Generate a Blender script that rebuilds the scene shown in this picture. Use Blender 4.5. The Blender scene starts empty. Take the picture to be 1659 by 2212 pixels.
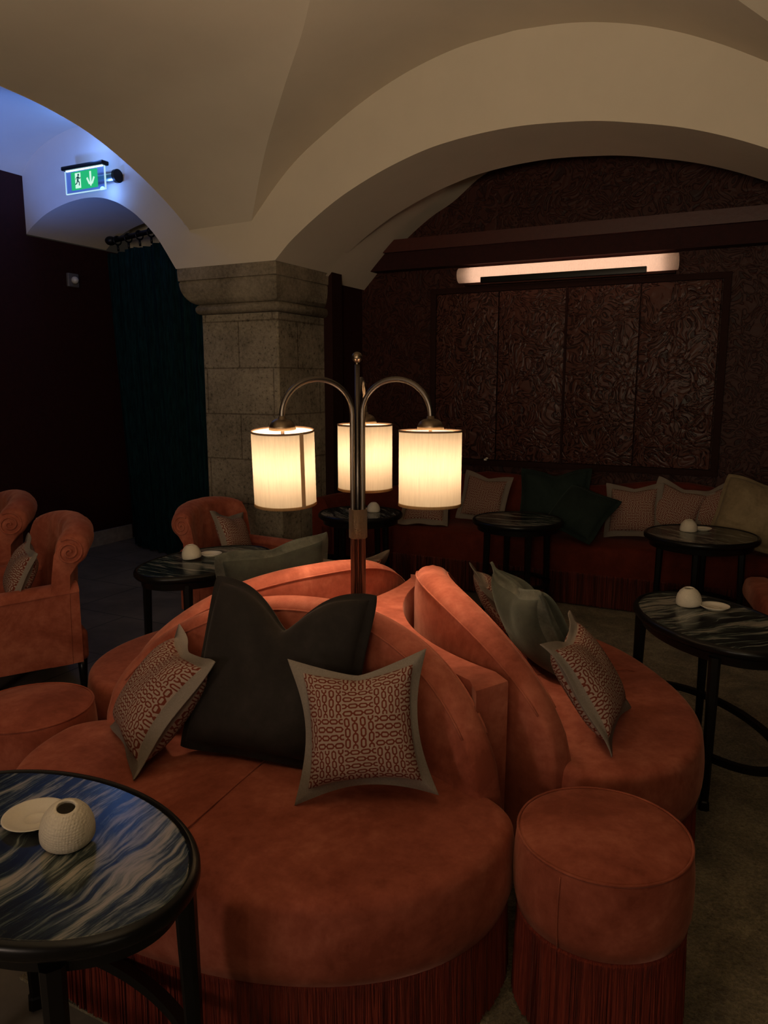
import bpy, bmesh, math, random
from mathutils import Vector, Matrix
random.seed(7)
S = bpy.context.scene
COL = S.collection
PI = math.pi
# ------------------------------------------------------------------ camera
cam_d = bpy.data.cameras.new('camera'); cam = bpy.data.objects.new('camera', cam_d); COL.objects.link(cam)
cam_d.sensor_fit = 'VERTICAL'; cam_d.sensor_height = 36.0; cam_d.sensor_width = 27.0
cam_d.lens = 1640.0 / 2212.0 * 36.0
cam_d.clip_start = 0.02
cam.location = (0, 0, 1.55); cam.rotation_euler = (math.radians(90 - 9.6), 0, 0)
S.camera = cam
S.view_settings.view_transform = 'Standard'; S.view_settings.look = 'None'
S.view_settings.gamma = 1.0; S.view_settings.use_curve_mapping = False
S.view_settings.exposure = 0.0
S.cycles.max_bounces = 8; S.cycles.transmission_bounces = 8; S.cycles.sample_clamp_indirect = 4.0
S.cycles.use_denoising = True
# ------------------------------------------------------------------ world and lights (the warm ones are added, unseen fill)
w = bpy.data.worlds.new('world'); S.world = w; w.use_nodes = True
w.node_tree.nodes['Background'].inputs[0].default_value = (1.0, 0.80, 0.60, 1)
w.node_tree.nodes['Background'].inputs[1].default_value = 0.010
TH = math.radians(27); UX, UY = math.cos(TH), -math.sin(TH); VX, VY = math.sin(TH), math.cos(TH)
def AB(a, b, z=0.0): return (UX * a + VX * b, UY * a + VY * b, z)
def light(name, kind, loc, energy, color, size=0.1, aim=None, spot=None, spread=None):
    d = bpy.data.lights.new(name, kind); d.energy = energy; d.color = color
    if kind == 'AREA':
        d.size = size
        if spread: d.spread = spread
    else: d.shadow_soft_size = size
    if spot: d.spot_size = spot; d.spot_blend = 0.8
    o = bpy.data.objects.new(name, d); COL.objects.link(o); o.location = loc
    if aim: o.rotation_euler = (Vector(aim) - Vector(loc)).to_track_quat('-Z', 'Y').to_euler()
    return o
WARM = (1.0, 0.66, 0.36)
BULB = 300.0           # emission of the three lamp bulbs
light('fill_light_behind_viewer', 'POINT', (0.9, -1.7, 1.15), 10, (1.0, 0.80, 0.56), 0.25)  # added unseen fill for the upright faces, no lamp stands here
light('fill_light_behind_viewer_left', 'POINT', (-2.3, -1.0, 1.25), 50, (1.0, 0.76, 0.60), 0.25)  # fill added out of view on the left, brightens the near sofa
light('ceiling_fill_behind_viewer', 'AREA', (-0.5, -0.9, 1.7), 40, (1.0, 0.80, 0.54), 0.6, aim=(0.2, 2.6, 4.6), spread=math.radians(125))  # added behind the camera to brighten the vault
light('ceiling_fill_beside_viewer', 'AREA', (-1.6, 0.6, 1.75), 12, (1.0, 0.80, 0.56), 0.5, aim=(-1.9, 2.4, 4.6))  # second unseen fill, added to lift the ceiling on the left
light('blue_light_side_bay', 'SPOT', AB(-4.9, 3.1, 2.2), 120, (0.10, 0.25, 1.0), 0.12, aim=AB(-5.15, 4.45, 3.45), spot=math.radians(58))
light('blue_sign_glow_side', 'POINT', AB(-4.72, 4.50, 3.02), 1.6, (0.14, 0.32, 1.0), 0.03)
light('blue_sign_glow', 'POINT', AB(-4.80, 4.40, 3.30), 4.0, (0.14, 0.32, 1.0), 0.04)
# ------------------------------------------------------------------ material helpers
def newmat(name):
    m = bpy.data.materials.new(name); m.use_nodes = True
    nt = m.node_tree; b = nt.nodes['Principled BSDF']; return m, nt, b
def N(nt, t, **kw):
    n = nt.nodes.new(t)
    for k, v in kw.items():
        if k.startswith('_'): setattr(n, k[1:], v)
        else: n.inputs[k].default_value = v
    return n
def L(nt, a, b): nt.links.new(a, b)
def mth(nt, op, a, b=None, c=None):
    n = nt.nodes.new('ShaderNodeMath'); n.operation = op
    for i, v in enumerate((a, b, c)):
        if v is None: continue
        if isinstance(v, (int, float)): n.inputs[i].default_value = v
        else: L(nt, v, n.inputs[i])
    return n.outputs[0]
def ramp(nt, fac, stops, interp='LINEAR'):
    r = nt.nodes.new('ShaderNodeValToRGB'); r.color_ramp.interpolation = interp
    while len(r.color_ramp.elements) < len(stops): r.color_ramp.elements.new(0.5)
    for e, (p, c) in zip(r.color_ramp.elements, stops):
        e.position = p; e.color = (c[0], c[1], c[2], 1) if not isinstance(c, (int, float)) else (c, c, c, 1)
    L(nt, fac, r.inputs[0]); return r.outputs[0]
def coords(nt, which='Object', scale=(1, 1, 1), rot=(0, 0, 0), loc=(0, 0, 0)):
    tc = nt.nodes.new('ShaderNodeTexCoord'); mp = nt.nodes.new('ShaderNodeMapping')
    mp.inputs['Scale'].default_value = scale; mp.inputs['Rotation'].default_value = rot; mp.inputs['Location'].default_value = loc
    L(nt, tc.outputs[which], mp.inputs[0]); return mp.outputs[0]
def noise(nt, vec, scale, detail=4, rough=0.55, dist=0.0):
    n = N(nt, 'ShaderNodeTexNoise', Scale=scale, Detail=detail, Roughness=rough, Distortion=dist)
    if vec is not None: L(nt, vec, n.inputs['Vector'])
    return n.outputs[0]
def bump(nt, b, h, strength=0.3, dist=0.01, prev=None):
    n = N(nt, 'ShaderNodeBump', Strength=strength, Distance=dist); L(nt, h, n.inputs['Height'])
    if prev is not None: L(nt, prev, n.inputs['Normal'])
    if b is not None: L(nt, n.outputs[0], b.inputs['Normal'])
    return n.outputs[0]
def velvet(name, c0, c1, c2, sheen=0.5, sc=3.0, tint=None):
    m, nt, b = newmat(name); v = coords(nt)
    n1 = noise(nt, v, sc, 5, 0.62, 0.8); n2 = noise(nt, v, sc * 9, 3, 0.7)
    f = mth(nt, 'ADD', mth(nt, 'MULTIPLY', n1, 0.72), mth(nt, 'MULTIPLY', n2, 0.28))
    L(nt, ramp(nt, f, [(0.38, c0), (0.5, c1), (0.64, c2)]), b.inputs['Base Color'])
    b.inputs['Roughness'].default_value = 0.85; b.inputs['Specular IOR Level'].default_value = 0.15
    b.inputs['Sheen Weight'].default_value = sheen; b.inputs['Sheen Roughness'].default_value = 0.35
    if tint: b.inputs['Sheen Tint'].default_value = (*tint, 1)
    bump(nt, b, noise(nt, v, 420, 2, 0.6), 0.18, 0.002, prev=bump(nt, None, n1, 0.25, 0.02))
    return m
def plain(name, col, rough=0.5, metal=0.0, nscale=None, nstr=0.2, var=0.0, spec=0.5):
    m, nt, b = newmat(name)
    b.inputs['Base Color'].default_value = (*col, 1); b.inputs['Roughness'].default_value = rough; b.inputs['Metallic'].default_value = metal
    b.inputs['Specular IOR Level'].default_value = spec
    if nscale:
        v = coords(nt); n = noise(nt, v, nscale, 4, 0.6)
        if var: L(nt, ramp(nt, n, [(0.3, [c * (1 - var) for c in col]), (0.7, [min(1, c * (1 + var)) for c in col])]), b.inputs['Base Color'])
        bump(nt, b, n, nstr, 0.01)
    return m
M = {}
M['orange'] = velvet('orange_velvet', (0.225, 0.052, 0.028), (0.33, 0.085, 0.049), (0.47, 0.145, 0.088), 0.32, 2.6, (1.0, 0.52, 0.38))
M['banq'] = velvet('deep_red_velvet', (0.080, 0.013, 0.007), (0.105, 0.017, 0.009), (0.14, 0.024, 0.012), 0.12, 2.2, (0.9, 0.5, 0.4))
M['charcoal'] = velvet('charcoal_velvet', (0.016, 0.013, 0.012), (0.022, 0.018, 0.016), (0.034, 0.027, 0.024), 0.35, 2.0, (0.35, 0.3, 0.27))
M['sage'] = velvet('sage_velvet', (0.040, 0.043, 0.034), (0.056, 0.060, 0.047), (0.080, 0.084, 0.066), 0.35, 3.0, (0.5, 0.55, 0.45))
M['sage_edge'] = velvet('sage_velvet_edge', (0.075, 0.078, 0.062), (0.10, 0.105, 0.083), (0.14, 0.145, 0.115), 0.35, 9.0, (0.6, 0.6, 0.5))
M['teal'] = velvet('dark_green_velvet', (0.010, 0.018, 0.015), (0.014, 0.024, 0.020), (0.02, 0.033, 0.027), 0.2, 3.0, (0.3, 0.4, 0.35))
M['cream'] = velvet('cream_wool', (0.20, 0.15, 0.085), (0.26, 0.20, 0.115), (0.32, 0.25, 0.145), 0.15, 5.0)
M['flange'] = plain('grey_beige_linen', (0.23, 0.19, 0.155), 0.9, 0, 260, 0.15, 0.12, 0.2)
M['plaster'] = plain('painted_plaster', (0.62, 0.54, 0.43), 0.92, 0, 3.0, 0.10, 0.03, 0.2)
M['black'] = plain('black_lacquered_wood', (0.005, 0.0045, 0.004), 0.32, 0, 30, 0.03, 0.0, 0.28)
M['bronze'] = plain('aged_bronze', (0.17, 0.125, 0.085), 0.36, 1.0, 60, 0.05, 0.15)
M['nickel'] = plain('brushed_bronze_tube', (0.115, 0.095, 0.08), 0.36, 1.0)
M['porcelain'] = plain('white_bisque', (0.72, 0.66, 0.54), 0.55, 0, 200, 0.05, 0.03)
M['stone_base'] = plain('pale_stone', (0.34, 0.32, 0.31), 0.8, 0, 12, 0.3, 0.25)
M['maroon'] = plain('dark_maroon_paint', (0.026, 0.0035, 0.0028), 0.75, 0, 25, 0.15, 0.2, 0.25)
M['rod'] = plain('black_iron', (0.012, 0.011, 0.010), 0.4, 0.6)
M['white_plastic'] = plain('white_plastic', (0.6, 0.58, 0.56), 0.4)
M['sensor_box'] = plain('grey_plastic', (0.12, 0.11, 0.12), 0.4)
M['alu'] = plain('aluminium', (0.45, 0.47, 0.5), 0.35, 1.0)
# fringe
m, nt, b = newmat('rust_fringe'); v = coords(nt, scale=(1, 1, 0.04))
L(nt, ramp(nt, noise(nt, v, 260, 2, 0.6), [(0.35, (0.14, 0.021, 0.011)), (0.65, (0.24, 0.038, 0.019))]), b.inputs['Base Color'])
b.inputs['Roughness'].default_value = 0.8; b.inputs['Sheen Weight'].default_value = 0.05; b.inputs['Specular IOR Level'].default_value = 0.15; M['fringe'] = m
# curtain
m, nt, b = newmat('teal_curtain'); v = coords(nt, scale=(1, 1, 0.15))
L(nt, ramp(nt, noise(nt, v, 60, 3, 0.6), [(0.35, (0.002, 0.010, 0.013)), (0.7, (0.005, 0.028, 0.034))]), b.inputs['Base Color'])
b.inputs['Roughness'].default_value = 0.9; b.inputs['Specular IOR Level'].default_value = 0.08
bump(nt, b, noise(nt, v, 90, 3, 0.7), 0.6, 0.01); M['curtain'] = m
# chain print linen
m, nt, b = newmat('chain_print_linen')
tc = nt.nodes.new('ShaderNodeTexCoord'); sp = nt.nodes.new('ShaderNodeSeparateXYZ'); L(nt, tc.outputs['UV'], sp.inputs[0])
nz = noise(nt, tc.outputs['UV'], 14, 2, 0.5)
u = mth(nt, 'ADD', mth(nt, 'MULTIPLY', sp.outputs[0], 1 / 0.083), mth(nt, 'MULTIPLY', nz, 0.10))
vv = mth(nt, 'ADD', mth(nt, 'MULTIPLY', sp.outputs[1], 1 / 0.083), mth(nt, 'MULTIPLY', nz, 0.10))
par = mth(nt, 'PINGPONG', mth(nt, 'ADD', mth(nt, 'FLOOR', u), mth(nt, 'FLOOR', vv)), 1.0)
fu = mth(nt, 'FRACT', u); fv = mth(nt, 'FRACT', vv)
inv = mth(nt, 'SUBTRACT', 1.0, par)
al = mth(nt, 'ADD', mth(nt, 'MULTIPLY', fu, par), mth(nt, 'MULTIPLY', fv, inv))
ac = mth(nt, 'ADD', mth(nt, 'MULTIPLY', fv, par), mth(nt, 'MULTIPLY', fu, inv))
rr = mth(nt, 'SUBTRACT', mth(nt, 'FRACT', mth(nt, 'MULTIPLY', ac, 4.0)), 0.5)
row = mth(nt, 'FLOOR', mth(nt, 'MULTIPLY', ac, 4.0))
t = mth(nt, 'SUBTRACT', mth(nt, 'FRACT', mth(nt, 'ADD', mth(nt, 'MULTIPLY', al, 3.0), mth(nt, 'MULTIPLY', row, 0.5))), 0.5)
tx = mth(nt, 'ABSOLUTE', mth(nt, 'MULTIPLY', t, 1.34))
ex = mth(nt, 'MAXIMUM', mth(nt, 'SUBTRACT', tx, 0.24), 0.0)
d = mth(nt, 'SQRT', mth(nt, 'ADD', mth(nt, 'MULTIPLY', ex, ex), mth(nt, 'MULTIPLY', rr, rr)))
ring = mth(nt, 'LESS_THAN', mth(nt, 'ABSOLUTE', mth(nt, 'SUBTRACT', d, 0.27)), 0.11)
bar = mth(nt, 'MULTIPLY', mth(nt, 'LESS_THAN', mth(nt, 'ABSOLUTE', rr), 0.10), mth(nt, 'GREATER_THAN', tx, 0.40))
ink = mth(nt, 'MAXIMUM', ring, bar)
mx = N(nt, 'ShaderNodeMix', _data_type='RGBA'); L(nt, ink, mx.inputs[0])
mx.inputs[6].default_value = (0.34, 0.25, 0.20, 1); mx.inputs[7].default_value = (0.15, 0.034, 0.020, 1)
L(nt, mx.outputs[2], b.inputs['Base Color']); b.inputs['Roughness'].default_value = 0.9; b.inputs['Specular IOR Level'].default_value = 0.15
v = coords(nt); h = noise(nt, v, 11, 3, 0.5, 0.4)
bump(nt, b, h, 0.35, 0.02); M['chain'] = m
# green marble
m, nt, b = newmat('green_black_marble'); v = coords(nt, rot=(0, 0, 1.40))
wn = N(nt, 'ShaderNodeTexNoise', Scale=2.6, Detail=3.0, Roughness=0.5); L(nt, v, wn.inputs['Vector'])
vm = nt.nodes.new('ShaderNodeVectorMath'); vm.operation = 'MULTIPLY_ADD'; L(nt, wn.outputs[1], vm.inputs[0]); vm.inputs[1].default_value = (0.20, 0.20, 0.0); L(nt, v, vm.inputs[2])
mp = nt.nodes.new('ShaderNodeMapping'); mp.inputs['Scale'].default_value = (3.2, 24.0, 1); L(nt, vm.outputs[0], mp.inputs[0])
n1 = noise(nt, mp.outputs[0], 1.0, 9, 0.62, 0.5)
mp2 = nt.nodes.new('ShaderNodeMapping'); mp2.inputs['Scale'].default_value = (6.0, 85.0, 1); L(nt, vm.outputs[0], mp2.inputs[0])
n2 = noise(nt, mp2.outputs[0], 1.0, 6, 0.7, 0.2)
f = mth(nt, 'ADD', mth(nt, 'MULTIPLY', n1, 0.60), mth(nt, 'MULTIPLY', n2, 0.40))
L(nt, ramp(nt, f, [(0.43, (0.006, 0.008, 0.009)), (0.485, (0.018, 0.026, 0.025)), (0.52, (0.06, 0.075, 0.065)), (0.54, (0.14, 0.15, 0.125)), (0.61, (0.32, 0.285, 0.23))]), b.inputs['Base Color'])
b.inputs['Roughness'].default_value = 0.22; b.inputs['Specular IOR Level'].default_value = 0.32; bump(nt, b, n2, 0.03, 0.004); M['marble'] = m
# lamp shade linen (light passes through the cloth)
def shade_mat(name, c, tk=0.14):
    m, nt, b = newmat(name); nt.nodes.remove(b); out = nt.nodes['Material Output']
    v = coords(nt, scale=(1, 1, 0.06)); n = noise(nt, v, 190, 3, 0.7)
    colr = ramp(nt, n, [(0.3, [x * 0.86 for x in c]), (0.7, c)])
    tr = nt.nodes.new('ShaderNodeBsdfTranslucent'); df = nt.nodes.new('ShaderNodeBsdfDiffuse'); mi = nt.nodes.new('ShaderNodeMixShader')
    colt = ramp(nt, n, [(0.3, [x * 0.80 * tk for x in c]), (0.7, [x * tk for x in c])]); L(nt, colt, tr.inputs[0]); L(nt, colr, df.inputs[0]); mi.inputs[0].default_value = 0.45
    L(nt, tr.outputs[0], mi.inputs[1]); L(nt, df.outputs[0], mi.inputs[2]); L(nt, mi.outputs[0], out.inputs[0]); return m
M['shade'] = shade_mat('linen_lampshade', (0.93, 0.80, 0.60))
M['tube_shade'] = shade_mat('rough_linen_tube', (0.90, 0.74, 0.62), 1.0)
M['trim_brown'] = plain('brown_trim_tape', (0.12, 0.065, 0.035), 0.8)
M['trim_gold'] = shade_mat('gold_trim_tape', (0.72, 0.45, 0.20))
def emis(name, col, s):
    m, nt, b = newmat(name); b.inputs['Base Color'].default_value = (0, 0, 0, 1)
    b.inputs['Emission Color'].default_value = (*col, 1); b.inputs['Emission Strength'].default_value = s; return m
M['bulb'] = emis('warm_bulb', (1.0, 0.71, 0.47), BULB)
M['tube'] = emis('pink_white_tube', (1.0, 0.72, 0.58), 6.0)
M['sign_green'] = emis('sign_green', (0.02, 0.62, 0.22), 0.75)
M['sign_white'] = emis('sign_white', (0.62, 0.95, 0.80), 1.0)
M['sign_led'] = emis('sign_led', (0.55, 0.85, 1.0), 3.0)
m, nt, b = newmat('sign_acrylic'); b.inputs['Base Color'].default_value = (0.5, 0.65, 1.0, 1); b.inputs['Transmission Weight'].default_value = 0.9
b.inputs['Roughness'].default_value = 0.15; b.inputs['IOR'].default_value = 1.2; M['acrylic'] = m
# stone pillar
m, nt, b = newmat('weathered_limestone'); v = coords(nt)
n1 = noise(nt, v, 2.2, 6, 0.65); n2 = noise(nt, v, 38, 4, 0.75)
f = mth(nt, 'ADD', mth(nt, 'MULTIPLY', n1, 0.6), mth(nt, 'MULTIPLY', n2, 0.4))
stone = ramp(nt, f, [(0.36, (0.12, 0.10, 0.072)), (0.5, (0.27, 0.225, 0.165)), (0.65, (0.42, 0.355, 0.26))])
pit = ramp(nt, n2, [(0.33, 0.25), (0.43, 1.0)])
mx = N(nt, 'ShaderNodeMix', _data_type='RGBA', _blend_type='MULTIPLY'); mx.inputs[0].default_value = 0.8; L(nt, stone, mx.inputs[6]); L(nt, pit, mx.inputs[7])
bt = N(nt, 'ShaderNodeTexBrick', Scale=1.0); bt.offset = 0.5
cx = nt.nodes.new('ShaderNodeCombineXYZ'); sx = nt.nodes.new('ShaderNodeSeparateXYZ'); L(nt, v, sx.inputs[0])
L(nt, mth(nt, 'ADD', mth(nt, 'ADD', sx.outputs[0], sx.outputs[1]), 0.37), cx.inputs[0]); L(nt, mth(nt, 'ADD', sx.outputs[2], 0.06), cx.inputs[1]); L(nt, cx.outputs[0], bt.inputs[0])
bt.inputs['Brick Width'].default_value = 0.62; bt.inputs['Row Height'].default_value = 0.345; bt.inputs['Mortar Size'].default_value = 0.007; bt.inputs['Mortar Smooth'].default_value = 0.5
mx2 = N(nt, 'ShaderNodeMix', _data_type='RGBA', _blend_type='MULTIPLY'); L(nt, mx.outputs[2], mx2.inputs[6]); mx2.inputs[7].default_value = (0.6, 0.57, 0.55, 1)
L(nt, bt.outputs['Fac'], mx2.inputs[0]); L(nt, mx2.outputs[2], b.inputs['Base Color'])
b.inputs['Roughness'].default_value = 0.95; b.inputs['Specular IOR Level'].default_value = 0.1
p1 = bump(nt, None, n2, 0.5, 0.012); inv_ = mth(nt, 'SUBTRACT', 1.0, bt.outputs['Fac']); bump(nt, b, inv_, 0.5, 0.01, prev=p1); M['stone'] = m
m2 = m.copy(); m2.name = 'weathered_limestone_capital'; nt = m2.node_tree
for l in list(nt.links):
    if l.from_node.type == 'TEX_BRICK' : nt.links.remove(l)
for n in nt.nodes:
    if n.type == 'MIX' and n.inputs[7].default_value[0] < 0.6: n.inputs[0].default_value = 0
M['capital'] = m2
# embossed wall covering
def embossed(name, c0, c1, sc, st, rough=0.5, bst=0.9):
    m, nt, b = newmat(name); v = coords(nt)
    wv = N(nt, 'ShaderNodeTexNoise', Scale=sc * 0.45, Detail=1.0); L(nt, v, wv.inputs['Vector'])
    vm = nt.nodes.new('ShaderNodeVectorMath'); vm.operation = 'MULTIPLY_ADD'; L(nt, wv.outputs[1], vm.inputs[0]); vm.inputs[1].default_value = (0.35, 0.35, 0.35); L(nt, v, vm.inputs[2])
    n = noise(nt, vm.outputs[0], sc, 1.5, 0.5, 1.3)
    ridg = mth(nt, 'ABSOLUTE', mth(nt, 'SUBTRACT', mth(nt, 'FRACT', mth(nt, 'MULTIPLY', n, st)), 0.5))
    vo = N(nt, 'ShaderNodeTexVoronoi', Scale=sc * 1.3, _feature='DISTANCE_TO_EDGE'); L(nt, vm.outputs[0], vo.inputs['Vector'])
    e = mth(nt, 'MINIMUM', mth(nt, 'MULTIPLY', vo.outputs[0], 2.2), 0.45)
    hh = mth(nt, 'ADD', ramp(nt, ridg, [(0.10, 0.0), (0.22, 1.0)]), e)
    L(nt, ramp(nt, hh, [(0.25, c0), (1.0, c1)]), b.inputs['Base Color'])  # highlights painted into the colour: raised relief lighter, hollows darker
    b.inputs['Roughness'].default_value = rough; b.inputs['Specular IOR Level'].default_value = 0.22
    bump(nt, b, hh, bst, 0.006); return m
M['emboss'] = embossed('embossed_leather_panel', (0.022, 0.006, 0.004), (0.080, 0.029, 0.021), 10.5, 6.0, 0.38, 1.0)
M['emboss_wall'] = embossed('embossed_maroon_wall', (0.020, 0.0048, 0.003), (0.044, 0.0115, 0.007), 9.5, 6.0, 0.55, 0.7)
M['panel_frame'] = plain('maroon_panel_frame', (0.022, 0.0065, 0.0045), 0.75, 0, 40, 0.1, 0.1, 0.15)
M['beam_red'] = plain('oxblood_lacquer', (0.060, 0.010, 0.0065), 0.45, 0, 30, 0.1, 0.1)
# floor tiles
m, nt, b = newmat('dark_slate_tiles'); v = coords(nt, 'Object', rot=(0, 0, TH))
bt = N(nt, 'ShaderNodeTexBrick', Scale=1.0); bt.offset = 0.5; L(nt, v, bt.inputs[0])
bt.inputs['Brick Width'].default_value = 0.95; bt.inputs['Row Height'].default_value = 0.6; bt.inputs['Mortar Size'].default_value = 0.006; bt.inputs['Mortar Smooth'].default_value = 0.3
n1 = noise(nt, v, 1.8, 6, 0.6, 0.4)
st = ramp(nt, n1, [(0.35, (0.10, 0.09, 0.072)), (0.65, (0.22, 0.195, 0.155))])
mx = N(nt, 'ShaderNodeMix', _data_type='RGBA'); L(nt, bt.outputs['Fac'], mx.inputs[0]); L(nt, st, mx.inputs[6]); mx.inputs[7].default_value = (0.055, 0.05, 0.04, 1)
L(nt, mx.outputs[2], b.inputs['Base Color']); b.inputs['Roughness'].default_value = 0.55
bump(nt, b, mth(nt, 'SUBTRACT', n1, mth(nt, 'MULTIPLY', bt.outputs['Fac'], 0.6)), 0.25, 0.02); M['tiles'] = m
m, nt, b = newmat('olive_brown_carpet'); v = coords(nt)
n1 = noise(nt, v, 5, 5, 0.7, 0.5); n2 = noise(nt, v, 95, 3, 0.7, 0.6)
f = mth(nt, 'ADD', mth(nt, 'MULTIPLY', n1, 0.55), mth(nt, 'MULTIPLY', n2, 0.45))
L(nt, ramp(nt, f, [(0.38, (0.085, 0.068, 0.036)), (0.5, (0.19, 0.155, 0.088)), (0.62, (0.36, 0.30, 0.18))]), b.inputs['Base Color'])
b.inputs['Roughness'].default_value = 0.98; b.inputs['Sheen Weight'].default_value = 0.2; b.inputs['Specular IOR Level'].default_value = 0.05
bump(nt, b, n2, 0.9, 0.012); M['carpet'] = m
# ------------------------------------------------------------------ mesh helpers
def mesh(name, verts, faces, mat, parent=None, smooth=True, uv=None, angle=None, loc=None, rz=0.0):
    me = bpy.data.meshes.new(name); me.from_pydata([tuple(v) for v in verts], [], faces); me.update()
    bm = bmesh.new(); bm.from_mesh(me); bmesh.ops.recalc_face_normals(bm, faces=bm.faces); bm.to_mesh(me); bm.free()
    if uv:
        ul = me.uv_layers.new(name='UVMap')
        for lp in me.loops: ul.data[lp.index].uv = uv[lp.vertex_index]
    me.materials.append(mat)
    for p in me.polygons: p.use_smooth = smooth
    if smooth and angle is not None:
        me.set_sharp_from_angle(angle=math.radians(angle))
    o = bpy.data.objects.new(name, me); COL.objects.link(o)
    if parent: o.parent = parent
    if loc: o.location = loc
    o.rotation_euler[2] = rz
    return o
class MB:
    def __init__(s): s.v = []; s.f = []
    def add(s, vs, fs):
        o = len(s.v); s.v += [tuple(v) for v in vs]; s.f += [tuple(i + o for i in f) for f in fs]; return s
    def rings(s, rs, cap0=True, cap1=True, closed=True):
        n = len(rs[0]); vs = [p for r in rs for p in r]; fs = []
        for i in range(len(rs) - 1):
            for j in range(n if closed else n - 1):
                k = (j + 1) % n; fs.append((i * n + j, i * n + k, (i + 1) * n + k, (i + 1) * n + j))
        if cap0: fs.append(tuple(range(n - 1, -1, -1)))
        if cap1: fs.append(tuple((len(rs) - 1) * n + j for j in range(n)))
        return s.add(vs, fs)
    def lathe(s, prof, seg=32, c=(0, 0, 0), cap0=False, cap1=False):
        return s.rings([[(c[0] + r * math.cos(2 * PI * j / seg), c[1] + r * math.sin(2 * PI * j / seg), c[2] + z) for j in range(seg)] for r, z in prof], cap0, cap1)
    def tube(s, pts, r, seg=12, cap=True):
        pts = [Vector(p) for p in pts]; rs = []; up = Vector((0.13, 0.37, 0.92)).normalized(); prev = None
        for i, p in enumerate(pts):
            tdir = (pts[min(i + 1, len(pts) - 1)] - pts[max(i - 1, 0)]).normalized()
            if prev is None: a = tdir.cross(up).normalized()
            else: a = (prev - tdir * prev.dot(tdir)).normalized()
            prev = a; bb = tdir.cross(a); rr = r[i] if isinstance(r, (list, tuple)) else r
            rs.append([tuple(p + a * (rr * math.cos(2 * PI * j / seg)) + bb * (rr * math.sin(2 * PI * j / seg))) for j in range(seg)])
        return s.rings(rs, cap, cap)
    def box(s, x0, x1, y0, y1, z0, z1, bev=0.0, f=None):
        if bev <= 0: rs = [[(x0, y0, z), (x1, y0, z), (x1, y1, z), (x0, y1, z)] for z in (z0, z1)]
        else:
            rs = []; K = 4
            for z, ins in [(z0, bev)] + [(z0 + bev * (1 - math.cos(PI / 2 * k / K)), bev * (1 - math.sin(PI / 2 * k / K))) for k in range(1, K + 1)] + \
                          [(z1 - bev * (1 - math.sin(PI / 2 * k / K)), bev * (1 - math.cos(PI / 2 * k / K))) for k in range(0, K)] + [(z1, bev)]:
                r = []
                for cx_, cy_, a0 in ((x1 - bev, y1 - bev, 0), (x0 + bev, y1 - bev, 90), (x0 + bev, y0 + bev, 180), (x1 - bev, y0 + bev, 270)):
                    for k in range(K + 1):
                        a = math.radians(a0 + 90 * k / K); q = max(bev - ins, 1e-4)
                        r.append((cx_ + q * math.cos(a), cy_ + q * math.sin(a), z))
                rs.append(r)
        if f: rs = [[f(p) for p in r] for r in rs]
        return s.rings(rs)
    def sphere(s, c, r, seg=16, nr=10, sz=1.0):
        return s.lathe([(max(r * math.sin(PI * i / nr), 1e-5), -r * sz * math.cos(PI * i / nr)) for i in range(nr + 1)], seg, c)
    def grid(s, fn, nu, nv):
        vs = [fn(i / nu, j / nv) for i in range(nu + 1) for j in range(nv + 1)]
        fs = [(i * (nv + 1) + j, (i + 1) * (nv + 1) + j, (i + 1) * (nv + 1) + j + 1, i * (nv + 1) + j + 1) for i in range(nu) for j in range(nv)]
        return s.add(vs, fs)
    def build(s, name, mat, parent=None, smooth=True, angle=None, **k): return mesh(name, s.v, s.f, mat, parent, smooth, angle=angle, **k)
def tag(o, label=None, cat=None, group=None, kind=None):
    if label: o['label'] = label
    if cat: o['category'] = cat
    if group: o['group'] = group
    if kind: o['kind'] = kind
    return o
def empty(name, loc=(0, 0, 0), rz=0.0):
    o = bpy.data.objects.new(name, None); COL.objects.link(o); o.location = loc; o.rotation_euler = (0, 0, rz); o.empty_display_size = 0.1; return o
def struct(o): o['kind'] = 'structure'; return o
def lerp_curve(pts):
    pts = sorted(pts)
    def f(x):
        if x <= pts[0][0]: return pts[0][1]
        if x >= pts[-1][0]: return pts[-1][1]
        for i in range(len(pts) - 1):
            if pts[i][0] <= x <= pts[i + 1][0]:
                x0, y0 = pts[i]; x1, y1 = pts[i + 1]
                def sl(k):
                    if k <= 0 or k >= len(pts) - 1:
                        k2 = 0 if k <= 0 else len(pts) - 2
                        return (pts[k2 + 1][1] - pts[k2][1]) / (pts[k2 + 1][0] - pts[k2][0])
                    return (pts[k + 1][1] - pts[k - 1][1]) / (pts[k + 1][0] - pts[k - 1][0])
                h = x1 - x0; tt = (x - x0) / h; m0, m1 = sl(i) * h, sl(i + 1) * h
                return (2 * tt**3 - 3 * tt**2 + 1) * y0 + (tt**3 - 2 * tt**2 + tt) * m0 + (-2 * tt**3 + 3 * tt**2) * y1 + (tt**3 - tt**2) * m1
    return f
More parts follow.
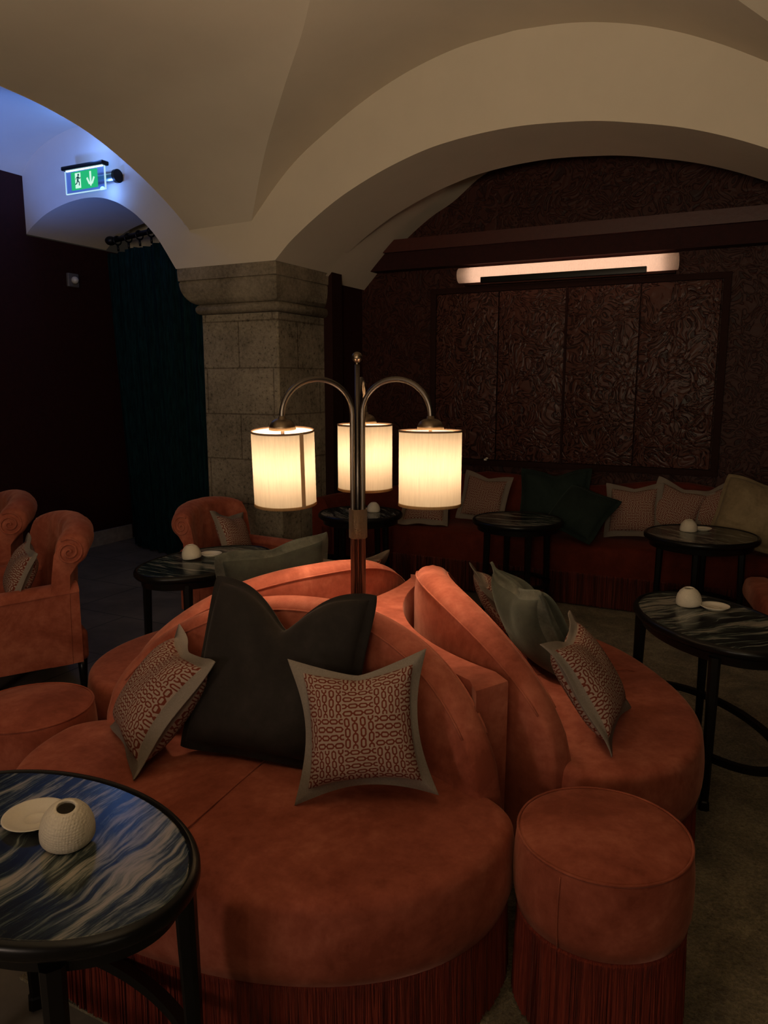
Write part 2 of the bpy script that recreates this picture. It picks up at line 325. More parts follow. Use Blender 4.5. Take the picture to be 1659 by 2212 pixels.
# ================================================================== THE ROOM (a along the vaulted wall, b away from it)
B0 = 4.62; AW = -5.75; AT = -3.976; AC = -1.50; BC = 2.75
B1p = [(-3.412, 2.688), (-3.179, 2.92), (-3.0, 3.065), (-2.8, 3.185), (-2.588, 3.30), (-2.352, 3.405), (-2.1, 3.487), (-1.824, 3.543), (-1.5, 3.567)]
B1h = lerp_curve([(-AC + a if False else abs(a - AC), z) for a, z in B1p])
def V1(a): return B1h(min(abs(a - AC), 1.912))
B2p = [(-3.217, 2.408), (-3.074, 2.533), (-2.808, 2.705), (-2.592, 2.815), (-2.286, 2.930), (-1.967, 3.008), (-1.53, 3.043), (-1.113, 3.019), (-0.857, 2.978), (-0.493, 2.888), (-0.13, 2.745), (0.2, 2.56), (0.42, 2.40)]
B2 = lerp_curve(B2p)
A_ = lerp_curve([(abs(b - BC), z) for b, z in [(4.62, 2.677), (4.431, 2.800), (4.126, 2.957), (3.74, 3.100), (3.398, 3.163), (3.093, 3.185), (2.75, 3.195)]])
# groin line of the near bay: a on the line for a given b, from the pillar to the crown
ag = lerp_curve([(BC, AC), (3.2, -1.92), (3.70, -2.36), (4.0, -2.70), (4.3, -3.05), (4.62, -3.412)])
def zbay(a, b):
    b_ = BC + abs(b - BC) if abs(b - BC) <= B0 - BC else B0
    da = abs(a - AC); g = AC - ag(b_) ; zg = V1(AC - g)
    if da <= g: return V1(a)
    tt = min((da - g) / max((AC - AT) - g, 1e-3), 1.0); ze = A_(b_ - BC)
    return zg + (ze - zg) * (tt ** 1.15)
def vault():
    mb = MB(); bs = [B0 - i * (B0 + 1.4) / 150 for i in range(151)]; vs = []; fs = []; K = 46
    for b in bs:
        b_ = BC + abs(b - BC); b_ = min(b_, B0); g = ag(b_)
        row = [AT + (g - AT) * k / K for k in range(K)] + [g + (AC - g) * k / K for k in range(K)]
        row = row + [AC] + [2 * AC - a for a in reversed(row)]
        vs += [AB(a, b, zbay(a, b)) for a in row]
    n = 4 * K + 1
    for i in range(len(bs) - 1):
        for j in range(n - 1): fs.append((i * n + j, i * n + j + 1, (i + 1) * n + j + 1, (i + 1) * n + j))
    mb.add(vs, fs); return mb
struct(vault().build('ceiling', M['plaster'], smooth=True, angle=9))
# side bay with the exit sign
V0 = lerp_curve([(-5.75, 3.262), (-5.669, 3.361), (-5.49, 3.464), (-5.25, 3.53), (-5.0, 3.55), (-4.75, 3.50), (-4.5, 3.37), (-4.25, 3.12), (-4.08, 2.86), (-3.976, 2.66)])
U0 = lerp_curve([(4.62, 2.60), (4.5, 2.98), (4.3, 3.24), (4.0, 3.44), (3.7, 3.56), (3.3, 3.66), (2.9, 3.70), (2.5, 3.66), (2.1, 3.56), (1.8, 3.44), (1.5, 3.24), (1.2, 2.98), (1.0, 2.6)])
mb = MB(); mb.grid(lambda i, j: AB(AW + (AT - AW) * i, B0 - j * 4.4, max(V0(AW + (AT - AW) * i), U0(B0 - j * 4.4))), 70, 130)
struct(mb.build('ceiling_side', M['plaster'], angle=14))
mb = MB(); mb.grid(lambda i, j: AB(AT, B0 - i * 4.4, A_(abs(B0 - i * 4.4 - BC)) - 0.002 + j * max(0.02, max(V0(AT), U0(B0 - i * 4.4)) - A_(abs(B0 - i * 4.4 - BC)) + 0.02)), 80, 1)
struct(mb.build('ceiling_side_edge', M['plaster']))
# wall over the arches, one plane
Sp = [(-5.763, 2.787), (-5.67, 2.852), (-5.492, 2.936), (-5.268, 2.992), (-5.05, 3.012), (-4.87, 2.998), (-4.707, 2.95), (-4.58, 2.885), (-4.474, 2.812), (-4.297, 2.644), (-4.127, 2.408)]
Sc = lerp_curve(Sp)
def face_bot(a): return Sc(a) if a < -4.127 else (2.408 if a < -3.217 else B2(a))
def face_top(a):
    if a < AT: return max(V0(a), 2.6) + 0.03
    return max(zbay(a, B0), 2.677) + 0.0
aa = sorted(set([AW + i * 0.02 for i in range(int((0.40 - AW) / 0.02) + 1)] + [-4.127, -3.217, -3.412, -3.976, -3.977] + [p[0] for p in B2p]))
aa = [a for a in aa if AW <= a <= 0.42]
vs = []; fs = []
for a in aa: vs += [AB(a, B0, face_bot(a)), AB(a, B0, face_top(a))]
for i in range(len(aa) - 1): fs.append((2 * i, 2 * i + 2, 2 * i + 3, 2 * i + 1))
struct(mesh('wall_vaulted', vs, fs, M['plaster'], smooth=False))
# soffits
def soffit(name, f, a0, a1, b0_, b1_, n=90, mat='plaster'):
    mb = MB(); mb.grid(lambda i, j: AB(a0 + (a1 - a0) * i, b0_ + (b1_ - b0_) * j, f(a0 + (a1 - a0) * i)), n, 4)
    return struct(mb.build(name, M[mat]))
soffit('ceiling_arch', B2, -3.217, 0.42, B0, 5.36)
soffit('ceiling_passage', Sc, AW, -4.127, B0, 5.49)
Np = [(-3.25, 2.35), (-3.0, 2.60), (-2.838, 2.746), (-2.629, 2.892), (-2.427, 2.997), (-2.193, 3.16), (-1.8, 3.30), (-1.4, 3.34), (-0.9, 3.30), (-0.3, 3.15), (0.3, 2.85), (0.6, 2.6)]
Nc = lerp_curve(Np)
soffit('ceiling_niche', Nc, -3.25, 0.6, 5.30, 6.02)
mb = MB(); mb.grid(lambda i, j: AB(-3.217 + 3.63 * i, 5.36, B2(-3.217 + 3.63 * i) + j * max(0.01, Nc(-3.217 + 3.63 * i) + 0.02 - B2(-3.217 + 3.63 * i))), 90, 1)
struct(mb.build('ceiling_niche_edge', M['plaster']))
# floor
struct(mesh('floor', [(-9, -4, 0), (7, -4, 0), (7, 12, 0), (-9, 12, 0)], [(0, 1, 2, 3)], M['tiles'], smooth=False))
mb = MB(); mb.rings([[AB(-1.66, 1.14, z), AB(4.5, 1.14, z), AB(4.5, 5.98, z), AB(-1.66, 5.98, z)] for z in (0.0, 0.008)])
struct(mb.build('floor_carpet', M['carpet'], smooth=False))
def quadstruct(name, pts, mat): return struct(mesh(name, pts, [tuple(range(len(pts)))], mat, smooth=False))
def abbox(name, a0, a1, b0_, b1_, z0, z1, mat, parent=None, bev=0.0):
    mb = MB(); mb.box(a0, a1, b0_, b1_, z0, z1, bev, f=lambda p: AB(p[0], p[1], p[2])); return mb.build(name, mat, parent, smooth=bev > 0, angle=40 if bev > 0 else None)
struct(abbox('wall_left', AW - 0.12, AW, -1.0, B0, 0.0, 3.262, M['maroon']))
struct(abbox('wall_left_passage', AW - 0.12, AW - 0.001, B0, 5.9, 0.0, 2.787, M['maroon']))
struct(abbox('baseboard_left', AW, AW + 0.022, -1.0, 5.6, 0.0, 0.14, M['stone_base']))
struct(abbox('wall_back_passage', AW - 0.1, -3.34, 5.9, 6.0, 0.0, 3.2, M['plaster']))
struct(abbox('wall_back', -3.32, 4.5, 6.0, 6.1, 0.0, 3.4, M['emboss_wall']))
struct(abbox('wall_niche_side', -3.33, -3.27, 5.30, 6.0, 0.0, 3.0, M['maroon']))
struct(abbox('trim_niche', -3.27, -3.185, 5.345, 5.50, 0.0, 2.47, M['panel_frame']))
abt = struct(abbox('trim_beam', -3.30, 4.5, 5.83, 6.0, 2.615, 2.712, M['beam_red']))
struct(abbox('trim_beam_under', -3.30, 4.5, 5.87, 6.0, 2.48, 2.615, M['maroon']))
# pillar
def pillar():
    root = empty('stone_pillar', AB(-3.62, 5.07, 0)); r = root
    r.rotation_euler[2] = -TH
    x0, x1, y0, y1 = -3.967 + 3.62, -3.264 + 3.62, 4.70 - 5.07, 5.42 - 5.07
    def ringz(e, z, ch=0.012):
        l, rt, fr, bk = e; X0, X1, Y0, Y1 = x0 - l, x1 + rt, y0 - fr, y1 + bk; c = ch
        return [(X0 + c, Y0, z), (X1 - c, Y0, z), (X1, Y0 + c, z), (X1, Y1 - c, z), (X1 - c, Y1, z), (X0 + c, Y1, z), (X0, Y1 - c, z), (X0, Y0 + c, z)]
    zz = [0, 0.35, 0.7, 1.05, 1.4, 1.75, 2.065]
    MB().rings([ringz((0, 0, 0, 0), z) for z in zz]).build('shaft', M['stone'], root, smooth=False)
    rg = []
    for k in range(9):
        a = PI * k / 8; e = 0.006 + 0.034 * math.sin(a); rg.append(ringz((e, e, e, e), 2.105 - 0.037 * math.cos(a), 0.02))
    MB().rings(rg).build('neck_ring', M['capital'], root, smooth=True, angle=50)
    cp = []
    for k in range(11):
        tt = k / 10; e = math.sin(tt * PI / 2) ** 0.9; z = 2.142 + 0.163 * (1 - math.cos(tt * PI / 2)) ** 0.85
        cp.append(ringz((0.01 + 0.145 * e, 0.04 * e, 0.01 + 0.062 * e, 0.04 * e), z))
    cp += [ringz((0.150, 0.036, 0.067, 0.036), 2.307), ringz((0.150, 0.036, 0.067, 0.036), 2.313), ringz((0.158, 0.045, 0.078, 0.045), 2.318), ringz((0.162, 0.048, 0.081, 0.048), 2.39), ringz((0.158, 0.045, 0.078, 0.045), 2.408)]
    MB().rings(cp).build('capital', M['capital'], root, smooth=True, angle=40)
    tag(root, 'square weathered limestone pillar with moulded capital carrying the white vaults', 'pillar')
pillar()
# panelled cabinet in the back wall
root = empty('wall_panelling', AB(-1.48, 5.985, 0.92), -TH)
tag(root, 'dark embossed leather-look wall panelling of four tall leaves behind the banquette', 'wall panelling')
pw = 0.541
for k in range(4):
    x0 = -1.075 + k * 0.5425
    MB().box(x0 + 0.004, x0 + pw - 0.004, -0.022, 0.0, 0.012, 1.35, 0.004).build('panel_leaf', M['emboss'], root, angle=40)
fr = MB(); fr.box(-1.13, 1.15, -0.012, 0.01, 1.355, 1.40, 0.003); fr.box(-1.13, 1.15, -0.012, 0.01, -0.04, 0.008, 0.003); fr.box(-1.13, -1.08, -0.012, 0.01, 0.0, 1.36, 0.003); fr.box(1.10, 1.15, -0.012, 0.01, 0.0, 1.36, 0.003)
fr.build('frame', M['panel_frame'], root, angle=40)
MB().box(0.0, 0.018, -0.034, -0.02, 0.0, 1.36, 0.003).build('centre_strip', M['panel_frame'], root, angle=40)
mb = MB(); mb.sphere((-0.60, -0.035, 0.022), 0.012, 12, 8, 0.7); mb.box(-0.625, -0.60, -0.04, -0.02, 0.004, 0.018, 0.003); mb.build('latch', M['porcelain'], root)
# picture light
root = empty('picture_light', AB(-1.50, 5.90, 2.40), -TH)
tag(root, 'long cylindrical fabric wall light glowing pinkish white above the dark panelling', 'wall light')
def cyl_x(x0, x1, r, seg=28): 
    return [[(x, r * math.cos(2 * PI * j / seg), r * math.sin(2 * PI * j / seg)) for j in range(seg)] for x in (x0, x1)]
o = MB().rings(cyl_x(-0.83, 0.82, 0.058), False, False).build('fabric_tube', M['tube_shade'], root)
MB().rings(cyl_x(-0.74, 0.73, 0.015, 10)).build('light_tube', M['tube'], root)
MB().box(-0.62, 0.62, -0.085, -0.060, -0.075, -0.030, 0.004).build('black_bar', M['rod'], root, angle=40)
MB().box(-0.80, 0.80, 0.03, 0.085, -0.075, -0.055, 0.004).build('wall_bracket', M['panel_frame'], root, angle=40)
# ================================================================== conversation sofa
CS = (-0.12, 2.65)
def superell(sa, tb_front, tb_back, tc, n=2.25, K=96):
    pts = []
    for k in range(K):
        a = 2 * PI * k / K; c, s = math.cos(a), math.sin(a)
        x = (abs(c) ** (2 / n)) * (1 if c >= 0 else -1); y = (abs(s) ** (2 / n)) * (1 if s >= 0 else -1)
        pts.append((tc + x * (tb_front if x > 0 else tb_back), y * sa))
    return pts
def offset_outline(pts, d):
    n = len(pts); out = []
    for i in range(n):
        p0, p1, p2 = pts[i - 1], pts[i], pts[(i + 1) % n]
        tx, ty = p2[0] - p0[0], p2[1] - p0[1]; l = math.hypot(tx, ty) or 1
        out.append((p1[0] + ty / l * d, p1[1] - tx / l * d))
    return out
def cushion(pts, z0, z1, rad=0.03, crown=0.012, name='seat', mat=None, parent=None, bulge=0.008):
    """upholstered block: outline pts (ccw), rounded top edge, slight crown"""
    mb = MB(); rs = []
    cx_ = sum(p[0] for p in pts) / len(pts); cy_ = sum(p[1] for p in pts) / len(pts)
    def R(d, z, sc=1.0):
        o = offset_outline(pts, d); return [(cx_ + (x - cx_) * sc, cy_ + (y - cy_) * sc, z) for x, y in o]
    rs.append(R(-0.02, z0)); rs.append(R(-0.004, z0 + 0.006))
    for k in range(1, 5): tt = k / 5; rs.append(R(bulge * math.sin(PI * tt), z0 + 0.006 + (z1 - rad - z0) * tt * 0.98))
    for k in range(7): a = PI / 2 * k / 6; rs.append(R(-rad * (1 - math.cos(a)), z1 - rad + rad * math.sin(a)))
    base = offset_outline(pts, -rad)
    for sc in (0.93, 0.8, 0.6, 0.35, 0.1): rs.append([(cx_ + (x - cx_) * sc, cy_ + (y - cy_) * sc, z1 + crown * (1 - sc * sc)) for x, y in base])
    mb.rings(rs); return mb.build(name, mat or M['orange'], parent)
def fringe(pts, z0, z1, parent, strands=900, closed=True, mat=None, amp=0.004, name='fringe'):
    n = len(pts); cum = [0]
    lim = n if closed else n - 1
    for i in range(lim): cum.append(cum[-1] + math.dist(pts[i], pts[(i + 1) % n]))
    tot = cum[-1]; rs = [[] for _ in range(5)]; rnd = random.Random(3); K = strands * 2; j = 0
    for k in range(K):
        s_ = tot * k / (K if closed else K - 1)
        while j < lim - 1 and cum[j + 1] < s_: j += 1
        f = (s_ - cum[j]) / max(cum[j + 1] - cum[j], 1e-6); p, q = pts[j], pts[(j + 1) % n]
        x = p[0] + (q[0] - p[0]) * f; y = p[1] + (q[1] - p[1]) * f; tx, ty = q[0] - p[0], q[1] - p[1]; l = math.hypot(tx, ty) or 1; nx, ny = ty / l, -tx / l
        zz = (k % 2) * amp; jit = rnd.uniform(-1, 1) * 0.003; sw = rnd.uniform(-0.0015, 0.0015); low = rnd.uniform(0, 0.012)
        for i, (z, dd) in enumerate([(z1, -0.004), (z1 - 0.012, 0.003), (z1 - 0.03, 0.0), ((z0 + z1) / 2, 0.001), (z0 + low, 0.004)]):
            d = dd + (zz if i > 1 else zz * 0.4) + (jit if i > 2 else 0)
            rs[i].append((x + nx * d + (tx / l) * sw * i, y + ny * d + (ty / l) * sw * i, z))
    mb = MB(); mb.rings(rs, False, False, closed=closed); return mb.build(name, mat or M['fringe'], parent, smooth=False)
def back_rows(K=72, seam=0.0):
    """backrest cross-sections: (t along outward normal, s along the sofa, z)"""
    rows = []; smax = 0.655
    for i in range(K + 1):
        q = -1 + 2 * i / K; s = smax * math.sin(q * PI / 2) if False else smax * q
        tm = 0.285 + 0.25 * (abs(q) ** 2.0)
        h = 0.462 + 0.398 * max(0.0, 1 - abs(q) ** 2.35) ** 0.60
        # direction across the back (normal of the plan arc)
        dt = 0.50 * q / smax; nl = math.hypot(1, dt); nt_, ns_ = 1 / nl, -dt / nl * 1
        th = 0.062 - 0.022 * abs(q) ** 3
        rows.append((q, s, tm, h, nt_, ns_, th))
    return rows
def sofa(ang, label, dx=0, dy=0, name='curved_sofa'):
    root = empty(name, (CS[0] + dx, CS[1] + dy, 0), math.radians(ang)); tag(root, label, 'sofa', 'curved velvet sofas of the round island')
    # local x = outward, local y = along the sofa
    seat = superell(0.745, 0.52, 0.24, 0.655)
    cushion(seat, 0.235, 0.445, 0.035, 0.012, 'seat', None, root)
    sm = MB(); sm.tube([(0.42 + 0.72 * k / 14, 0.0, 0.4585 - 0.0 * k) if k < 13 else (0.42 + 0.72 * k / 14, 0, 0.4485 - 0.004 * (k - 12)) for k in range(15)], 0.002, 6)
    sm.build('seam', M['orange'], root)
    MB().rings([[(x, y, z) for x, y in offset_outline(seat, -0.03)] for z in (0.01, 0.24)]).build('base', M['black'], root)
    fringe(offset_outline(seat, -0.012), 0.010, 0.245, root, 1500, amp=0.0028)
    rows = back_rows(); rs = []; p1 = []; p2 = []
    for q, s, tm, h, nt_, ns_, th in rows:
        sec = []
        def P(off, z): return (tm + nt_ * off, s + ns_ * off, z)
        r = min(th * 0.75, (h - 0.30) * 0.5)
        prof = [(-th, 0.10), (-th - 0.004, 0.30), (-th - 0.006, max(0.34, h - r - 0.05)), (-th, h - r)]
        for k in range(1, 6): a = PI / 2 * k / 6; prof.append((-th + r * (1 - math.cos(a)), h - r + r * math.sin(a)))
        prof += [(-th + r, h), (0, h + 0.004), (th - r, h)]
        for k in range(1, 6): a = PI / 2 * k / 6; prof.append((th - r + r * math.sin(a), h - r + r * math.cos(a)))
        prof += [(th, h - r), (th + 0.008, max(0.36, h - r - 0.05)), (th + 0.012, 0.35), (th + 0.02, 0.10)]
        rs.append([P(o_, z) for o_, z in prof])
        zt = h - r * 0.55
        if abs(q) < 0.94: p1.append(P(-th + r * 0.06 - 0.001, zt)); p2.append(P(th - r * 0.06 + 0.001, zt))
    MB().rings(rs).build('backrest', M['orange'], root, smooth=True, angle=70)
    MB().tube(p1, 0.0035, 6).build('piping', M['orange'], root); MB().tube(p2, 0.0035, 6).build('piping', M['orange'], root)
    return root
sofa(248, 'near orange velvet curved sofa with three pillows and a fringed base')
sofa(8, 'right orange velvet curved sofa with its back turned to the lamp, sage pillow on it', 0.03, 0.0)
sofa(128, 'far left orange velvet curved sofa partly hidden behind the near one', 0.03, -0.02)
# central plinth: three points with hollow sides
def plinth_outline():
    pts = []
    for ang in (248, 8, 128):
        a = math.radians(ang); rows = back_rows(30)
        for q, s, tm, h, nt_, ns_, th in rows:
            off = -(th + (0.060 if ang == 128 else 0.018)); x = tm + nt_ * off; y = s + ns_ * off
            wx, wy = math.cos(a) * x - math.sin(a) * y, math.sin(a) * x + math.cos(a) * y
            if math.hypot(x, y) > (0.56 if abs(math.degrees(math.atan2(wy, wx)) % 360 - 185.8) < 30 else 0.715): continue
            pts.append((math.cos(a) * x - math.sin(a) * y, math.sin(a) * x + math.cos(a) * y))
        tip = math.radians(ang + 57.8); tr = 0.60 if ang == 128 else 0.738
        for da in (-0.085, 0.085):
            pts.append((tr * math.cos(tip + da), tr * math.sin(tip + da)))
    return pts
root = empty('sofa_plinth', (CS[0], CS[1], 0))
tag(root, 'three-pointed orange velvet plinth between the sofa backs carrying the lamp', 'plinth')
po = plinth_outline(); mb = MB(); mb.rings([[(x * k, y * k, z) for x, y in po] for z, k in ((0.01, 0.97), (0.05, 0.995), (0.69, 1.0), (0.698, 0.997), (0.701, 0.985))])
mb.build('upholstery', M['orange'], root, smooth=True, angle=30)
# ottomans
def ottoman(x, y, rot, R, label):
    root = empty('round_ottoman', (x, y, 0), rot); tag(root, label, 'ottoman', 'round fringed ottomans')
    pts = [(R * math.cos(2 * PI * k / 72), R * math.sin(2 * PI * k / 72)) for k in range(72)]
    cushion(pts, 0.262, 0.465, 0.018, 0.02, 'cushion', None, root, 0.006)
    MB().tube([(x_ * 0.985, y_ * 0.985, 0.4615) for x_, y_ in pts + pts[:1]], 0.0035, 6, False).build('piping', M['orange'], root)
    MB().tube([(R + 0.002 + 0.006 * math.sin(PI * k / 10), 0, 0.27 + 0.18 * k / 10) for k in range(11)], 0.0018, 6).build('seam', M['orange'], root)
    MB().rings([[(x_ * 0.93, y_ * 0.93, z) for x_, y_ in pts] for z in (0.01, 0.27)]).build('base', M['black'], root)
    fringe([(x_ * 0.965, y_ * 0.965) for x_, y_ in pts], 0.010, 0.27, root, 520, amp=0.0028)
ottoman(0.540, 1.712, math.radians(228), 0.210, 'round orange velvet ottoman with rust fringe in front of the right sofa end')
ottoman(-1.212, 2.450, math.radians(120), 0.208, 'round orange velvet ottoman between the near sofa and the far left sofa')
# ================================================================== three-armed lamp
def lamp():
    L0 = (-0.093, 2.68, 0.702); root = empty('three_arm_lamp', L0)
    tag(root, 'bronze three-armed lamp with glowing cream drum shades on the plinth', 'lamp')
    Z = lambda z: z - L0[2]
    MB().tube([(0, 0, 0.012), (0, 0, Z(1.615))], 0.0085, 16).build('pole', M['nickel'], root)
    MB().sphere((0, 0, Z(1.640)), 0.0185, 24, 16).add([], []).build('finial', M['bronze'], root)
    MB().lathe([(0.004, Z(1.612)), (0.007, Z(1.614)), (0.007, Z(1.622)), (0.004, Z(1.625))], 16).build('finial_neck', M['bronze'], root)
    MB().lathe([(0.030, Z(1.108)), (0.033, Z(1.109)), (0.033, Z(1.005)), (0.030, Z(1.003)), (0.026, Z(1.005)), (0.026, Z(1.108)), (0.030, Z(1.108))], 32).build('collar', M['collar'], root)
    MB().lathe([(0.0001, 0.012), (0.05, 0.010), (0.055, 0.0), (0.0001, 0.0)], 32).build('base', M['bronze'], root)
    for k, (ang, tilt, taz) in enumerate(((205, 4.5, 262), (335, -0.5, 262), (86, 0.3, 270))):
        a = math.radians(ang); c, s = math.cos(a), math.sin(a); r0 = 0.0195; r1 = 0.275; rc = (r1 - r0) / 2
        pts = [(r0, 0.011), (r0, Z(1.1)), (r0, Z(1.3)), (r0, Z(1.44))] + [(r0 + rc - rc * math.cos(PI * i / 24), Z(1.445) + 0.12 * math.sin(PI * i / 24)) for i in range(1, 25)] + [(r1, Z(1.432))]
        arm = MB().tube([(c * r, s * r, z) for r, z in pts], 0.0095, 14).build('arm', M['nickel'], root)
        top = empty_part('shade_unit', root)
        top.location = (c * r1, s * r1, Z(1.432)); top.rotation_euler = (Matrix.Rotation(math.radians(tilt), 3, Vector((math.cos(math.radians(taz + 90)), math.sin(math.radians(taz + 90)), 0)))).to_euler()
        MB().lathe([(0.006, 0.012), (0.012, 0.010), (0.013, 0.002), (0.026, -0.001), (0.036, -0.008), (0.043, -0.020), (0.046, -0.034), (0.044, -0.034), (0.034, -0.010), (0.004, -0.004)], 32).build('dome_cap', M['bronze'], top)
        MB().tube([(0, 0, -0.01), (0, 0, -0.115)], 0.006, 10).build('stem', M['nickel'], top)
        R = 0.106; z1, z0 = -0.036, -0.292
        MB().lathe([(R, z0), (R, z0 + 0.06), (R, z0 + 0.12), (R, z0 + 0.19), (R, z1)], 64).build('shade', M['shade'], top)
        MB().lathe([(R + 0.0012, z1 - 0.006), (R + 0.0018, z1), (R - 0.0015, z1 + 0.0005), (R - 0.0015, z1 - 0.006)], 64).build('rim_trim', M['trim_brown'], top)
        MB().lathe([(R + 0.0015, z0 + 0.010), (R + 0.0018, z0), (R - 0.0015, z0), (R - 0.0015, z0 + 0.009)], 64).build('bottom_trim', M['trim_gold'], top)
        sa = math.radians(-48 if k == 0 else 95 + 30 * k)
        MB().add([( (R + 0.0016) * math.cos(sa + d), (R + 0.0016) * math.sin(sa + d), z) for z in (z0, z1) for d in (-0.075, -0.025, 0.025, 0.075)], [(0, 1, 5, 4), (1, 2, 6, 5), (2, 3, 7, 6)]).build('shade_seam', M['seam'], top)
        MB().sphere((0, 0, -0.150), 0.029, 20, 14, 1.15).build('bulb', M['bulb'], top)
def empty_part(name, parent):
    o = bpy.data.objects.new(name, None); COL.objects.link(o); o.parent = parent; return o
M['collar'] = embossed('hammered_bronze', (0.11, 0.085, 0.06), (0.20, 0.155, 0.11), 60, 6.0, 0.45); M['collar'].node_tree.nodes['Principled BSDF'].inputs['Metallic'].default_value = 0.9
M['seam'] = shade_mat('shade_seam_tape', (0.66, 0.44, 0.26))
lamp()
# ================================================================== tables
def table(x, y, rot, ra, rb, label, group, legs, ztop=0.64, mrot=0.0):
    root = empty('marble_table', (x, y, 0), rot); tag(root, label, 'table', group); K = 96
    def ell(d, z): return [((ra + d) * math.cos(2 * PI * k / K), (rb + d) * math.sin(2 * PI * k / K), z) for k in range(K)]
    o = MB().rings([ell(-0.018, ztop - 0.012), ell(-0.018, ztop - 0.002), ell(-0.021, ztop), ell(-0.1, ztop), ell(-0.2, ztop)]).build('marble_top', M['marble'], root, smooth=True, angle=30)
    if mrot: o.rotation_euler[2] = 0
    MB().rings([ell(-0.020, ztop - 0.014), ell(-0.017, ztop + 0.001), ell(-0.012, ztop + 0.004), ell(-0.004, ztop + 0.001), ell(0.002, ztop - 0.008), ell(0.002, ztop - 0.022), ell(-0.006, ztop - 0.032), ell(-0.03, ztop - 0.034), ell(-0.034, ztop - 0.072), ell(-0.05, ztop - 0.075), ell(-0.05, ztop - 0.02)], False, True).build('rim', M['black'], root, smooth=True, angle=50)
    for lx, ly in legs:
        l = math.hypot(lx, ly); ux, uy = lx / l, ly / l; rs = []
        for z, wd, off in ((ztop - 0.05, 0.021, 0.0), (0.40, 0.019, 0.004), (0.12, 0.0155, 0.010), (0.045, 0.014, 0.012), (0.04, 0.017, 0.012), (0.010, 0.0185, 0.013), (0.008, 0.016, 0.013)):
            cx_, cy_ = lx + ux * off, ly + uy * off
            rs.append([(cx_ + ux * wd * c_ - uy * wd * s_, cy_ + uy * wd * c_ + ux * wd * s_, z) for c_, s_ in ((1, .55), (.55, 1), (-.55, 1), (-1, .55), (-1, -.55), (-.55, -1), (.55, -1), (1, -.55))])
        MB().rings(rs).build('leg', M['black'], root, smooth=False)
    lx, ly = legs[0]; kx = abs(lx) * 1.46 + 0.012; ky = abs(ly) * 1.24 + 0.012
    if abs(abs(lx) - abs(ly)) < 1e-3: kx = ky = abs(lx) * 1.414 + 0.01
    rg = []
    for k in range(K + 1):
        a = 2 * PI * k / K; c, s = math.cos(a), math.sin(a)
        rg.append([((kx + d) * c, (ky + d) * s, z) for d, z in ((-0.016, 0.195), (0.010, 0.195), (0.010, 0.220), (-0.016, 0.220))])
    MB().rings(rg, False, False).build('ring_stretcher', M['black'], root, smooth=True, angle=40)
    return root
ov = [(0.268, 0.150), (0.268, -0.150), (-0.268, 0.150), (-0.268, -0.150)]
rd = [(0.165, 0.165), (0.165, -0.165), (-0.165, 0.165), (-0.165, -0.165)]
rd2 = [(0.15, 0.15), (0.15, -0.15), (-0.15, 0.15), (-0.15, -0.15)]
gt = 'oval green marble tables'; gr = 'round marble tables at the banquette'
table(-0.712, 1.397, math.radians(149.3), 0.392, 0.250, 'oval green marble table nearest the viewer at the bottom left', gt, ov)
table(1.285, 2.870, math.radians(-81), 0.400, 0.250, 'oval green marble table beside the right sofa, ring stretcher showing', gt, ov)
table(-0.926, 3.870, math.radians(-123.7), 0.412, 0.272, 'oval green marble table behind the far left sofa, near the pillar', gt, ov)
table(1.944, 4.565, 0.3, 0.332, 0.332, 'round marble table with white candle holder in front of the banquette', gr, rd)
table(0.912, 5.10, 0.95, 0.305, 0.305, 'bare round marble table in front of the banquette by dark green pillows', gr, rd2)
table(-0.168, 5.36, 0.2, 0.300, 0.300, 'round marble table seen behind the lamp pole, at the banquette left end', gr, rd2)
# ------------------------------------------------------------------ candle holders and saucers
m, nt, b = newmat('dimpled_bisque'); b.inputs['Base Color'].default_value = (0.70, 0.63, 0.50, 1); b.inputs['Roughness'].default_value = 0.6
v = coords(nt); vo = N(nt, 'ShaderNodeTexVoronoi', Scale=190.0, Randomness=0.25); L(nt, v, vo.inputs['Vector'])
bump(nt, b, vo.outputs[0], 0.5, 0.003); M['dimple'] = m
def holder(x, y, label, tilt=0.0, taz=0.0, z=0.641, s=1.0):
    R = 0.053 * s; o = MB()
    prof = [(R * 0.93, 0.0), (R, 0.004), (R * 1.0, 0.016 * s), (R * 0.965, 0.030 * s), (R * 0.87, 0.046 * s), (R * 0.70, 0.060 * s), (R * 0.48, 0.070 * s), (R * 0.36, 0.0735 * s), (R * 0.33, 0.0725 * s), (R * 0.33, 0.066 * s), (R * 0.60, 0.058 * s), (R * 0.86, 0.034 * s), (R * 0.90, 0.004)]
    o.lathe(prof, 48); ob = o.build('candle_holder', M['dimple']); ob.location = (x, y, z)
    if tilt:
        ax = Vector((math.cos(taz), math.sin(taz), 0)); ob.rotation_euler = Matrix.Rotation(math.radians(tilt), 3, ax).to_euler()
    return tag(ob, label, 'candle holder', 'white domed candle holders')
